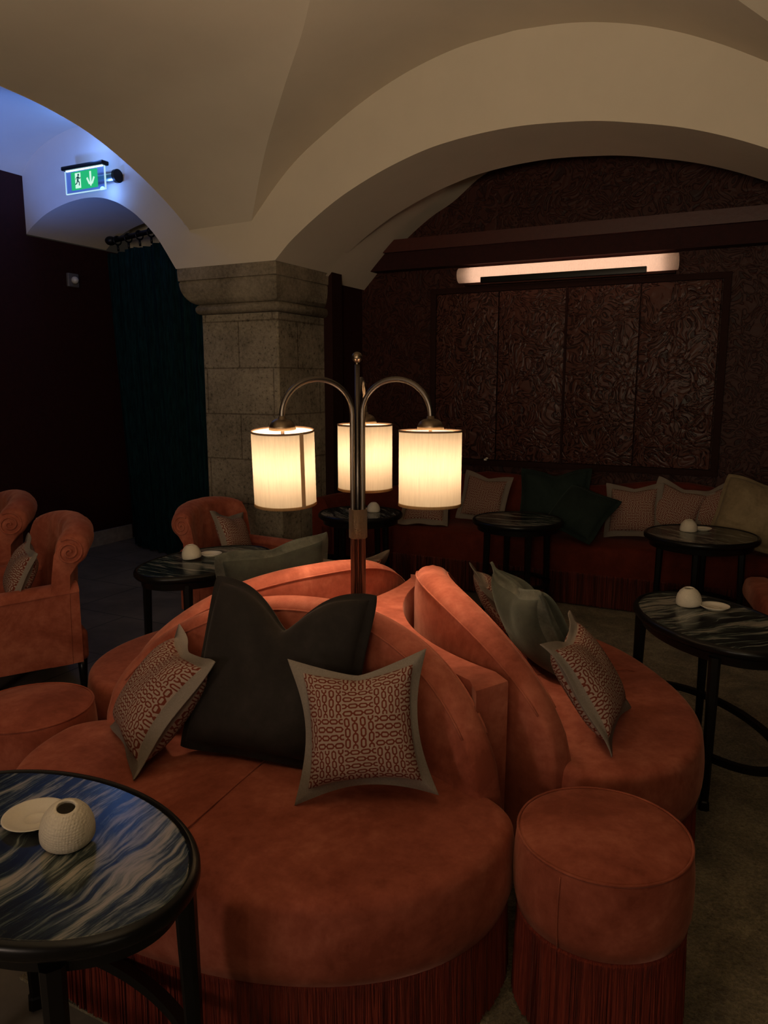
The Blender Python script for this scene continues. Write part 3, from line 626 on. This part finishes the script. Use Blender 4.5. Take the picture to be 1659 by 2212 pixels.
def saucer(x, y, label, z=0.641, s=1.0, tilt=0.0, taz=0.0):
    R = 0.058 * s; o = MB()
    o.lathe([(0.0002, 0.004), (R * 0.28, 0.0038), (R * 0.30, 0.0055), (R * 0.34, 0.0045), (R * 0.62, 0.005), (R * 0.68, 0.008), (R * 0.90, 0.0135), (R, 0.0155), (R * 1.0, 0.0172), (R * 0.93, 0.0165), (R * 0.66, 0.012)], 48)
    o = MB(); o.lathe([(0.0002, 0.0035), (R * 0.30, 0.0035), (R * 0.33, 0.0055), (R * 0.36, 0.0040), (R * 0.62, 0.0050), (R * 0.70, 0.0085), (R * 0.94, 0.0150), (R * 0.99, 0.0165), (R, 0.0145), (R * 0.72, 0.0045), (R * 0.60, 0.0), (0.0002, 0.0)], 48)
    ob = o.build('saucer', M['porcelain']); ob.location = (x, y, z)
    if tilt:
        ax = Vector((math.cos(taz), math.sin(taz), 0)); ob.rotation_euler = Matrix.Rotation(math.radians(tilt), 3, ax).to_euler()
    return tag(ob, label, 'saucer', 'small white saucers')
holder(-0.637, 1.400, 'dimpled white candle holder on the nearest oval table', 16, math.radians(25), z=0.655)
saucer(-0.735, 1.470, 'small white saucer beside the holder on the nearest oval table', s=1.12)
holder(1.268, 3.050, 'domed white candle holder on the oval table beside the right sofa', 5, math.radians(-70), z=0.646, s=0.96)
saucer(1.352, 2.995, 'small white saucer on the oval table beside the right sofa')
holder(1.905, 4.665, 'domed white candle holder on the round table at the banquette', s=0.98)
saucer(2.003, 4.690, 'small white saucer on the round table at the banquette', z=0.640, s=0.95)
holder(-1.010, 3.900, 'domed white candle holder on the oval table near the pillar', -7, math.radians(100), z=0.647, s=0.95)
saucer(-0.925, 3.965, 'small white saucer on the oval table near the pillar')
holder(-0.075, 5.40, 'white candle holder peeking from behind the lamp pole', s=0.9)
# ================================================================== pillows
def pillow(name, W, H, T, fl, label, group, body, edge, loc, face, lean=15, roll=0, pinch=0.16, chop=0.0, n=40, slump=0.0, uvoff=(0, 0), seed=0, fthick=0.004, bend=0.0, top_pinch=None, fat=0.45, chw=0.42):
    """pillow standing on loc (bottom centre), facing compass angle face (deg), leaning back by lean, rolled in its own plane"""
    tp = pinch if top_pinch is None else top_pinch
    fu, fv = 1 - 2 * fl / W, 1 - 2 * fl / H
    def pos(u, v, side):
        ax_, av_ = abs(u), abs(v)
        x = W / 2 * u * (1 - pinch * (1 - min(1, av_) ** 2.0) * (ax_ ** 1.5))
        pv = tp if v > 0 else pinch
        z = H / 2 * v * (1 - pv * (1 - min(1, ax_) ** 2.0) * (av_ ** 1.5))
        if chop and v > -0.2: z -= chop * math.exp(-(abs(u) / chw) ** 1.35) * ((v + 0.2) / 1.2) ** 1.6
        uu, vv_ = min(1, ax_ / fu), min(1, av_ / fv)
        th = T / 2 * ((1 - uu ** 2.6) * (1 - vv_ ** 2.6)) ** fat
        if chop and v > 0: th *= 1 - 0.35 * math.exp(-(u / 0.25) ** 2) * v
        y = side * (th + fthick / 2)
        y += 0.006 * math.sin(7 * u + seed) * math.cos(5 * v + seed * 2) * (ax_ ** 3 + av_ ** 3)
        cr = 1 - 0.055 * (ax_ * av_) ** 5; x *= cr; z *= cr
        y += bend * (u * u) - 0.0
        z -= slump * (1 - v) * 0.0
        return (x, y, z)
    g = [-1 + 2 * i / n for i in range(n + 1)]
    def snap(val, f):  # make grid lines fall on the flange seam
        return val
    bu = [fu * k for k in g]; bv = [fv * k for k in g]
    vs = []; fs = []; uv = []
    for side in (1, -1):
        o = len(vs)
        for u in bu:
            for v in bv: vs.append(pos(u, v, side)); uv.append((u * W / 2 + uvoff[0] + 5, v * H / 2 + uvoff[1] + 5))
        for i in range(n):
            for j in range(n):
                q = (o + i * (n + 1) + j, o + (i + 1) * (n + 1) + j, o + (i + 1) * (n + 1) + j + 1, o + i * (n + 1) + j + 1)
                fs.append(q if side < 0 else q[::-1])
    border = [(i, 0) for i in range(n)] + [(n, j) for j in range(n)] + [(i, n) for i in range(n, 0, -1)] + [(0, j) for j in range(n, 0, -1)]
    m_ = len(border); half = (n + 1) * (n + 1)
    for k in range(m_):
        a0 = border[k][0] * (n + 1) + border[k][1]; a1 = border[(k + 1) % m_][0] * (n + 1) + border[(k + 1) % m_][1]
        fs.append((a0, a1, a1 + half, a0 + half))
    # resting orientation
    fa = math.radians(face); root = empty(name, loc)
    rotm = Matrix.Rotation(fa + PI / 2, 3, 'Z') @ Matrix.Rotation(math.radians(-lean), 3, 'X') @ Matrix.Rotation(math.radians(roll), 3, 'Y')
    ctr = Matrix.Rotation(math.radians(-lean), 3, 'X')
    allz = [(rotm @ Vector(p)).z for p in [pos(u, v, sd) for u in (-1, -0.5, 0, 0.5, 1) for v in (-1, -0.6, 0, 0.6, 1) for sd in (1, -1)]]
    zoff = -min(allz)
    root.rotation_euler = rotm.to_euler(); root.location = (loc[0], loc[1], loc[2] + zoff)
    mesh('cover', vs, fs, M[body], root, True, uv=uv)
    # flange
    if fl > 0:
        ring = []
        per = []
        for k in range(m_):
            i, j = border[k]; per.append((g[i], g[j]))
        rs = []
        for f_, sd in ((0.96, 1), (1.03, 1), (None, 1), (None, 0), (None, -1), (1.03, -1), (0.96, -1)):
            r = []
            for (u, v) in per:
                if f_ is None: U_, V_ = u, v
                else: U_, V_ = u * min(1, fu * f_), v * min(1, fv * f_)
                x, y, z = pos(U_, V_, sd if sd else 1)
                if sd == 0: x2, y2, z2 = pos(U_, V_, -1); x, y, z = (x * 1.006, (y + y2) / 2, z * 1.006)
                if f_ == 0.96: y -= 0.004 * sd
                r.append((x, y, z))
            rs.append(r)
        MB().rings(rs, False, False).build('flange', M[edge], root, True)
    tag(root, label, 'pillow', group)
    return root
gc = 'chain-print pillows on the round island'; gb = 'pillows along the banquette'; gv = 'plain velvet pillows on the round island'
def sl(ang, t, s, z=0.458):
    a = math.radians(ang); return (CS[0] + math.cos(a) * t - math.sin(a) * s, CS[1] + math.sin(a) * t + math.cos(a) * s, z)
pillow('velvet_pillow', 0.55, 0.55, 0.16, 0.018, 'large charcoal velvet pillow in the middle of the near sofa', gv, 'charcoal', 'charcoal', (-0.315, 2.16, 0.457), 256, 25, 3, 0.07, 0.135, 44, fthick=0.012, seed=1, chw=0.33)
pillow('chain_print_pillow', 0.41, 0.41, 0.17, 0.038, 'chain-print pillow on the left of the charcoal pillow', gc, 'chain', 'flange', (-0.685, 2.19, 0.457), 209, 40, 0, 0.15, 0.02, 40, seed=2)
pillow('chain_print_pillow', 0.40, 0.40, 0.13, 0.034, 'chain-print pillow on the right of the charcoal pillow', gc, 'chain', 'flange', (-0.06, 1.905, 0.457), 268, 22, -5, 0.25, 0.02, 40, seed=3, uvoff=(0.02, 0.03))
pillow('velvet_pillow', 0.50, 0.43, 0.17, 0.03, 'sage green velvet pillow leaning on the right sofa back', gv, 'sage', 'sage_edge', (0.57, 2.80, 0.457), 14, 26, 0, 0.14, 0.03, 40, fthick=0.012, seed=4, chw=0.35)
pillow('chain_print_pillow', 0.41, 0.41, 0.13, 0.038, 'chain-print pillow at the near end of the right sofa', gc, 'chain', 'flange', (0.66, 2.32, 0.457), -26, 34, 0, 0.20, 0.03, 40, seed=5)
pillow('chain_print_pillow', 0.40, 0.38, 0.12, 0.04, 'chain-print pillow hidden behind the sage pillow of the right sofa', gc, 'chain', 'flange', (0.50, 3.20, 0.457), 0, 38, 0, 0.17, 0.03, 30, seed=6)
pillow('velvet_pillow', 0.54, 0.42, 0.16, 0.03, 'sage green velvet pillow showing above the far left sofa back', gv, 'sage', 'sage_edge', (-0.50, 3.36, 0.457), 115, 22, 8, 0.06, 0.03, 40, fthick=0.012, seed=7)
pillow('chain_print_pillow', 0.40, 0.35, 0.12, 0.04, 'chain-print pillow tip showing above the far sofa back behind the pole', gc, 'chain', 'flange', (-0.17, 3.56, 0.457), 120, 26, 0, 0.17, 0.03, 30, seed=8)
# ================================================================== armchairs
def armchair(x, y, face, label, s=1.0):
    root = empty('armchair', (x, y, 0), math.radians(face)); root.scale = (s, s, s); tag(root, label, 'armchair', 'rolled-back orange velvet armchairs')
    # local +x faces forward
    MB().box(-0.30, 0.36, -0.33, 0.33, 0.17, 0.34, 0.03).build('seat_base', M['orange'], root, angle=60)
    cushion([(0.44, -0.29), (0.44, 0.29), (0.41, 0.33), (0.32, 0.34), (0.29, 0.25), (-0.22, 0.25), (-0.22, -0.25), (0.29, -0.25), (0.32, -0.34), (0.41, -0.33)], 0.33, 0.45, 0.03, 0.012, 'seat_cushion', None, root)
    for sy in (-1, 1):
        mb = MB(); secs = []
        for k in range(13):
            xx = -0.26 + 0.53 * k / 12; zt = 0.60 - 0.025 * (k / 12); e = 0.0 if k < 12 else 0.012
            y0, y1 = sorted((sy * 0.255, sy * 0.365)); r = 0.045
            pr = [(y0 + e, 0.18), (y1 - e, 0.18), (y1 - e, zt - r)]
            pr += [((y0 + y1) / 2 + (r + 0.018 - e) * math.cos(PI * j / 10), zt - r + r * math.sin(PI * j / 10)) for j in range(11)]
            pr += [(y0 + e, zt - r)]
            secs.append([(xx, yy, zz) for yy, zz in pr])
        mb.rings(secs); mb.build('arm', M['orange'], root, smooth=True, angle=55)
    # back with rolled crest and channels
    sec = []; K = 48
    for k in range(K + 1):
        q = -1 + 2 * k / K; yy = 0.37 * q; wrap = 0.10 * abs(q) ** 2.2; ch = 0.007 * abs(math.sin(q * PI * 2.5)); e = 0.0 if abs(q) < 0.97 else 0.012
        drop = 0.055 * abs(q) ** 3
        zt = 0.90 - drop; xf = -0.20 + wrap - ch
        pr = [(xf, 0.30), (xf - 0.012, 0.50), (xf - 0.03, 0.66), (xf - 0.045, zt - 0.09)]
        cx_, cz_, r = xf - 0.125, zt - 0.080, 0.080 - e
        for j in range(15): a = math.radians(20 + 225 * j / 14); pr.append((cx_ + r * math.cos(a), cz_ + r * math.sin(a)))
        pr += [(xf - 0.115, zt - 0.20), (xf - 0.105, 0.50), (xf - 0.10, 0.18), (xf, 0.18)]
        sec.append([(px_, yy, pz_) for px_, pz_ in pr])
    MB().rings(sec).build('backrest', M['orange'], root, smooth=True, angle=60)
    for sy in (-1, 1):
        sp_ = []
        for i in range(40):
            a = math.radians(60 + i * 22); r = 0.070 * (1 - i / 42); sp_.append((-0.20 + 0.10 - 0.125 + r * math.cos(a), sy * (0.371 + 0.008 * i / 40), 0.845 - 0.080 + r * math.sin(a)))
        MB().tube(sp_, 0.006, 6).build('scroll', M['orange'], root)
    for lx, ly in ((0.27, 0.28), (0.27, -0.28), (-0.27, 0.28), (-0.27, -0.28)):
        MB().lathe([(0.024, 0.18), (0.027, 0.14), (0.022, 0.13), (0.030, 0.115), (0.022, 0.09), (0.016, 0.03), (0.018, 0.006), (0.010, 0.003)] if lx > 0 else [(0.026, 0.18), (0.022, 0.10), (0.017, 0.003)], 16, (lx, ly, 0), True, True).build('leg', M['black'], root)
    return root
armchair(-1.91, 3.79, 213, 'orange velvet armchair at the left edge turned away, pillow inside', 0.97)
armchair(-2.50, 4.42, 211, 'orange velvet armchair cut off by the left edge behind the other one')
armchair(-0.93, 4.80, -20, 'orange velvet armchair facing right in front of the stone pillar', 0.90)
armchair(2.43, 3.86, 165, 'orange velvet armchair at the right edge, turned leg under the marble table')
pillow('chain_print_pillow', 0.36, 0.34, 0.12, 0.035, 'chain-print pillow standing in the left armchair', 'chain-print pillows in the armchairs', 'chain', 'flange', (-1.80, 3.66, 0.462), 213, 24, 8, 0.15, 0.02, 30, seed=9)
pillow('chain_print_pillow', 0.36, 0.33, 0.12, 0.035, 'chain-print pillow in the armchair before the pillar', 'chain-print pillows in the armchairs', 'chain', 'flange', (-0.97, 4.80, 0.42), -20, 26, 12, 0.15, 0.02, 30, seed=10)
# ================================================================== banquette
def banquette():
    root = empty('banquette', AB(-1.0, 5.5, 0), -TH)
    tag(root, 'long dark red velvet banquette with fringe along the panelled back wall', 'banquette')
    O = lambda a, b: (a + 1.0, b - 5.5)
    # front path (a,b) and back path (a,b)
    fp = []; bp = []
    for k in range(25): a = 3.6 - (3.6 + 2.55) * k / 24; fp.append((a, 5.225)); bp.append((a, 5.86))
    for k in range(1, 15):
        an = PI / 2 * k / 14
        fp.append((-2.55 - 0.25 * math.sin(an), 4.98 + 0.245 * math.cos(an))); bp.append((-2.55 - 0.56 * math.sin(an), 4.98 + 0.88 * math.cos(an)))
    rs = []
    for (fa, fb), (ba, bb) in zip(fp, bp):
        dx, dy = fa - ba, fb - bb; l = math.hypot(dx, dy); dx, dy = dx / l, dy / l
        P = lambda d, z: (*O(ba + dx * (l + d), bb + dy * (l + d)), z)
        rs.append([P(-0.05, 0.235), P(0, 0.24), P(0.006, 0.32), P(0.006, 0.40), P(-0.012, 0.43), P(-0.045, 0.445), P(-l * 0.5, 0.455), P(-l * 0.92, 0.45), P(-l * 0.92, 0.235)])
    MB().rings(rs).build('seat', M['banq'], root, angle=60)
    fpo = [O(fa, fb) for fa, fb in fp]; fringe([(x, y) for x, y in fpo][::-1], 0.012, 0.25, root, 1500, closed=False, mat=M['banq_fringe'], amp=0.006)
    rs = []
    for (fa, fb), (ba, bb) in zip(fp, bp): rs.append([(*O(fa * 0.97 + ba * 0.03, fb * 0.97 + bb * 0.03), z) for z in (0.01, 0.24)])
    MB().rings(rs, False, False, closed=False).build('base', M['black'], root)
    rs = []; n = len(bp); s_ = 0; pa = bp[0]
    for i, ((fa, fb), (ba, bb)) in enumerate(zip(fp, bp)):
        s_ += math.dist(pa, (ba, bb)); pa = (ba, bb)
        dx, dy = fa - ba, fb - bb; l = math.hypot(dx, dy); dx, dy = dx / l, dy / l
        crest = 0.775 + 0.075 * (0.5 + 0.5 * math.cos((ba + 0.62) * 2 * PI / 1.35)) if ba > -2.1 else 0.85 - 0.17 * min(1, (-2.1 - ba) / 0.8)
        P = lambda d, z: (*O(ba + dx * d, bb + dy * d), z)
        rs.append([P(-0.06, 0.24), P(-0.06, crest - 0.05), P(-0.045, crest - 0.015), P(0, crest), P(0.05, crest - 0.015), P(0.075, crest - 0.06), P(0.11, 0.52), P(0.12, 0.40), P(0.12, 0.24)])
    MB().rings(rs).build('backrest', M['banq'], root, angle=70)
m, nt, b = newmat('dark_red_fringe'); b.inputs['Base Color'].default_value = (0.13, 0.022, 0.012, 1); b.inputs['Roughness'].default_value = 0.8
v = coords(nt, scale=(1, 1, 0.03)); L(nt, ramp(nt, noise(nt, v, 80, 2, 0.6), [(0.35, (0.05, 0.008, 0.005)), (0.65, (0.17, 0.028, 0.015))]), b.inputs['Base Color']); M['banq_fringe'] = m
banquette()
def bq(a, b, z=0.456): return AB(a, b, z)
FB = 243
def chainb(a, b, W, lean, roll, face, label, seed, z=0.456): pillow('chain_print_pillow', W, W, 0.13, 0.04, label, gb, 'chain', 'flange', bq(a, b, z), face, lean, roll, 0.12, 0.03, 26, seed=seed)
chainb(-1.98, 5.62, 0.42, 18, 6, FB, 'chain-print pillow on the banquette just right of the lit right-hand shade', 11)
chainb(-2.42, 5.48, 0.42, 50, 0, FB + 14, 'chain-print pillow lying low on the banquette behind the lit shades', 12)
pillow('velvet_pillow', 0.56, 0.50, 0.18, 0.02, 'dark green velvet pillow on the banquette behind the bare round table', gb, 'teal', 'teal', bq(-1.42, 5.60), FB, 18, -3, 0.10, 0.05, 30, seed=13)
pillow('velvet_pillow', 0.46, 0.42, 0.15, 0.02, 'smaller dark green velvet pillow slumped against the larger green one', gb, 'teal', 'teal', bq(-1.18, 5.40), FB - 10, 42, 18, 0.10, 0.0, 30, seed=14)
chainb(-0.84, 5.56, 0.42, 20, -4, FB - 4, 'leftmost chain-print pillow of the three right of the dark green pillows', 15)
chainb(-0.56, 5.60, 0.42, 24, 14, FB - 4, 'middle chain-print pillow of the three right of the dark green pillows', 16)
chainb(-0.31, 5.63, 0.40, 20, -20, FB - 4, 'rightmost chain-print pillow of the three, beside the cream pillow', 17)
pillow('cream_pillow', 0.54, 0.50, 0.20, 0.025, 'large cream pillow with fluffy edge at the right end of the banquette', gb, 'cream', 'cream', bq(-0.04, 5.46), FB - 8, 26, 8, 0.06, 0.03, 36, fthick=0.03, seed=18)
# ================================================================== curtain, rod, sensor, exit sign
def cb(a): return 5.30 - 0.28 * (a + 5.44)
def curtain():
    o0 = AB(-5.0, 5.2, 0); root = empty('curtain', o0); tag(root, 'dark teal floor-length curtain hanging in the passage left of the pillar', 'curtain')
    def fn(i, j):
        a = -5.60 + 1.58 * i; bb = cb(a); z = 0.012 + (2.735 - 0.012) * j
        wob = 0.034 * math.sin(i * 72 + 0.5 * math.sin(j * 3)) * (0.75 + 0.25 * math.sin(i * 13)) + 0.014 * math.sin(i * 127 + j * 2)
        p = AB(a + 0.16 * (1 - j) ** 1.5 * (1 - i), bb + wob * (1.25 - 0.4 * j), z - 0.02 * abs(math.sin(i * 11)) * j); return (p[0] - o0[0], p[1] - o0[1], p[2])
    MB().grid(fn, 260, 16).build('drape', M['curtain'], root)
curtain()
def rod():
    p0 = Vector(AB(-5.46, cb(-5.46), 2.83)); p1 = Vector(AB(-4.06, cb(-4.06), 2.83)); root = empty('curtain_rod', p0); tag(root, 'black iron curtain rod with rings and ball finial under the passage vault', 'curtain rod')
    MB().tube([Vector((0, 0, 0)), p1 - p0], 0.022, 14).build('rod', M['rod'], root)
    MB().sphere((-0.03, 0.012, 0), 0.05, 18, 12, 0.8).build('finial', M['rod'], root)
    d = (p1 - p0)
    for k in range(7):
        c = d * (0.05 + 0.13 * k); dn = d.normalized(); aa_ = dn.cross(Vector((0, 0, 1))).normalized(); up = aa_.cross(dn)
        pts = [c + aa_ * (0.036 * math.cos(2 * PI * j / 16)) + up * (0.036 * math.sin(2 * PI * j / 16) - 0.010) for j in range(17)]
        MB().tube(pts, 0.007, 6, False).build('ring', M['rod'], root)
        MB().tube([c + Vector((0, 0, -0.044)), c + Vector((0.004, 0, -0.10))], 0.010, 6).build('clip', M['rod'], root)
rod()
root = empty('wall_sensor', AB(AW, 5.06, 2.47), -TH); tag(root, 'small white round sensor on the dark maroon wall beside the curtain', 'sensor')
MB().box(0, 0.03, -0.06, 0.06, -0.06, 0.06, 0.008).build('housing', M['sensor_box'], root, angle=40)
MB().sphere((0.045, 0.0, 0.0), 0.032, 20, 12).build('lens', M['white_plastic'], root)
def exit_sign():
    root = empty('exit_sign', AB(-4.865, 4.50, 3.035), -TH); tag(root, 'lit green emergency exit sign with running man and down arrow on the arch wall', 'exit sign')
    # housing fixed to the wall, on the right
    seg = 20; rg = []
    for x in (0.0, 0.225): rg.append([(x, 0.072 + 0.045 * math.cos(2 * PI * j / seg), 0.085 + 0.045 * math.sin(2 * PI * j / seg)) for j in range(seg)])
    MB().rings(rg).build('housing', M['alu'], root, smooth=True, angle=40)
    rg = []
    for x in (0.225, 0.25): rg.append([(x, 0.072 + 0.050 * math.cos(2 * PI * j / seg), 0.085 + 0.050 * math.sin(2 * PI * j / seg)) for j in range(seg)])
    MB().rings(rg).build('end_cap', M['rod'], root, smooth=True, angle=40)
    MB().box(-0.232, 0.215, -0.05, 0.02, 0.150, 0.180, 0.008).build('top_bar', M['rod'], root, angle=40)
    MB().box(-0.20, 0.19, -0.030, -0.015, 0.142, 0.149).build('led_strip', M['sign_led'], root, smooth=False)
    MB().box(-0.215, 0.200, -0.020, -0.012, -0.02, 0.146).build('acrylic_plate', M['acrylic'], root, smooth=False)
    fr = MB(); fr.box(-0.217, 0.202, -0.023, -0.010, -0.024, -0.018); fr.box(-0.220, -0.215, -0.023, -0.010, -0.024, 0.146); fr.box(0.200, 0.205, -0.023, -0.010, -0.024, 0.146)
    fr.build('lit_edge', M['sign_led2'], root, smooth=False)
    g = MB(); g.box(-0.150, 0.130, -0.026, -0.0215, 0.0, 0.132); g.build('green_panel', M['sign_green'], root, smooth=False)
    y = -0.0275
    def flat(name, polys, mat, yy):
        mb = MB()
        for P in polys: mb.rings([[(px_, yy, pz_) for px_, pz_ in P], [(px_, yy + 0.0008, pz_) for px_, pz_ in P]])
        return mb.build(name, mat, root, smooth=False)
    flat('white_door', [[(-0.105, 0.010), (-0.045, 0.010), (-0.045, 0.122), (-0.105, 0.122)]], M['sign_white'], y)
    def limb(x0, z0, x1, z1, w_): 
        dx, dz = x1 - x0, z1 - z0; l = math.hypot(dx, dz); nx, nz = -dz / l * w_ / 2, dx / l * w_ / 2
        return [(x0 + nx, z0 + nz), (x1 + nx, z1 + nz), (x1 - nx, z1 - nz), (x0 - nx, z0 - nz)]
    cxh, czh = -0.068, 0.106
    man = [[(cxh + 0.009 * math.cos(2 * PI * j / 12), czh + 0.009 * math.sin(2 * PI * j / 12)) for j in range(12)],
           limb(-0.070, 0.096, -0.078, 0.062, 0.016), limb(-0.072, 0.092, -0.052, 0.078, 0.007), limb(-0.052, 0.078, -0.046, 0.088, 0.006), limb(-0.072, 0.092, -0.090, 0.088, 0.007), limb(-0.090, 0.088, -0.096, 0.074, 0.006),
           limb(-0.077, 0.066, -0.060, 0.050, 0.009), limb(-0.060, 0.050, -0.062, 0.028, 0.008), limb(-0.079, 0.066, -0.088, 0.046, 0.009), limb(-0.088, 0.046, -0.104, 0.040, 0.008)]
    flat('running_man', man, M['sign_dark'], y - 0.0012)
    ar = [limb(0.060, 0.120, 0.060, 0.030, 0.018), [(0.060, 0.010), (0.036, 0.042), (0.060, 0.040)], [(0.060, 0.010), (0.060, 0.040), (0.084, 0.042)], limb(0.046, 0.030, 0.022, 0.076, 0.016), limb(0.074, 0.030, 0.098, 0.076, 0.016)]
    flat('down_arrow', ar, M['sign_white'], y)
M['sign_led2'] = emis('sign_lit_edge', (0.55, 0.85, 1.0), 0.9)
M['sign_dark'] = plain('sign_dark_green', (0.0, 0.08, 0.03), 0.6)
exit_sign()
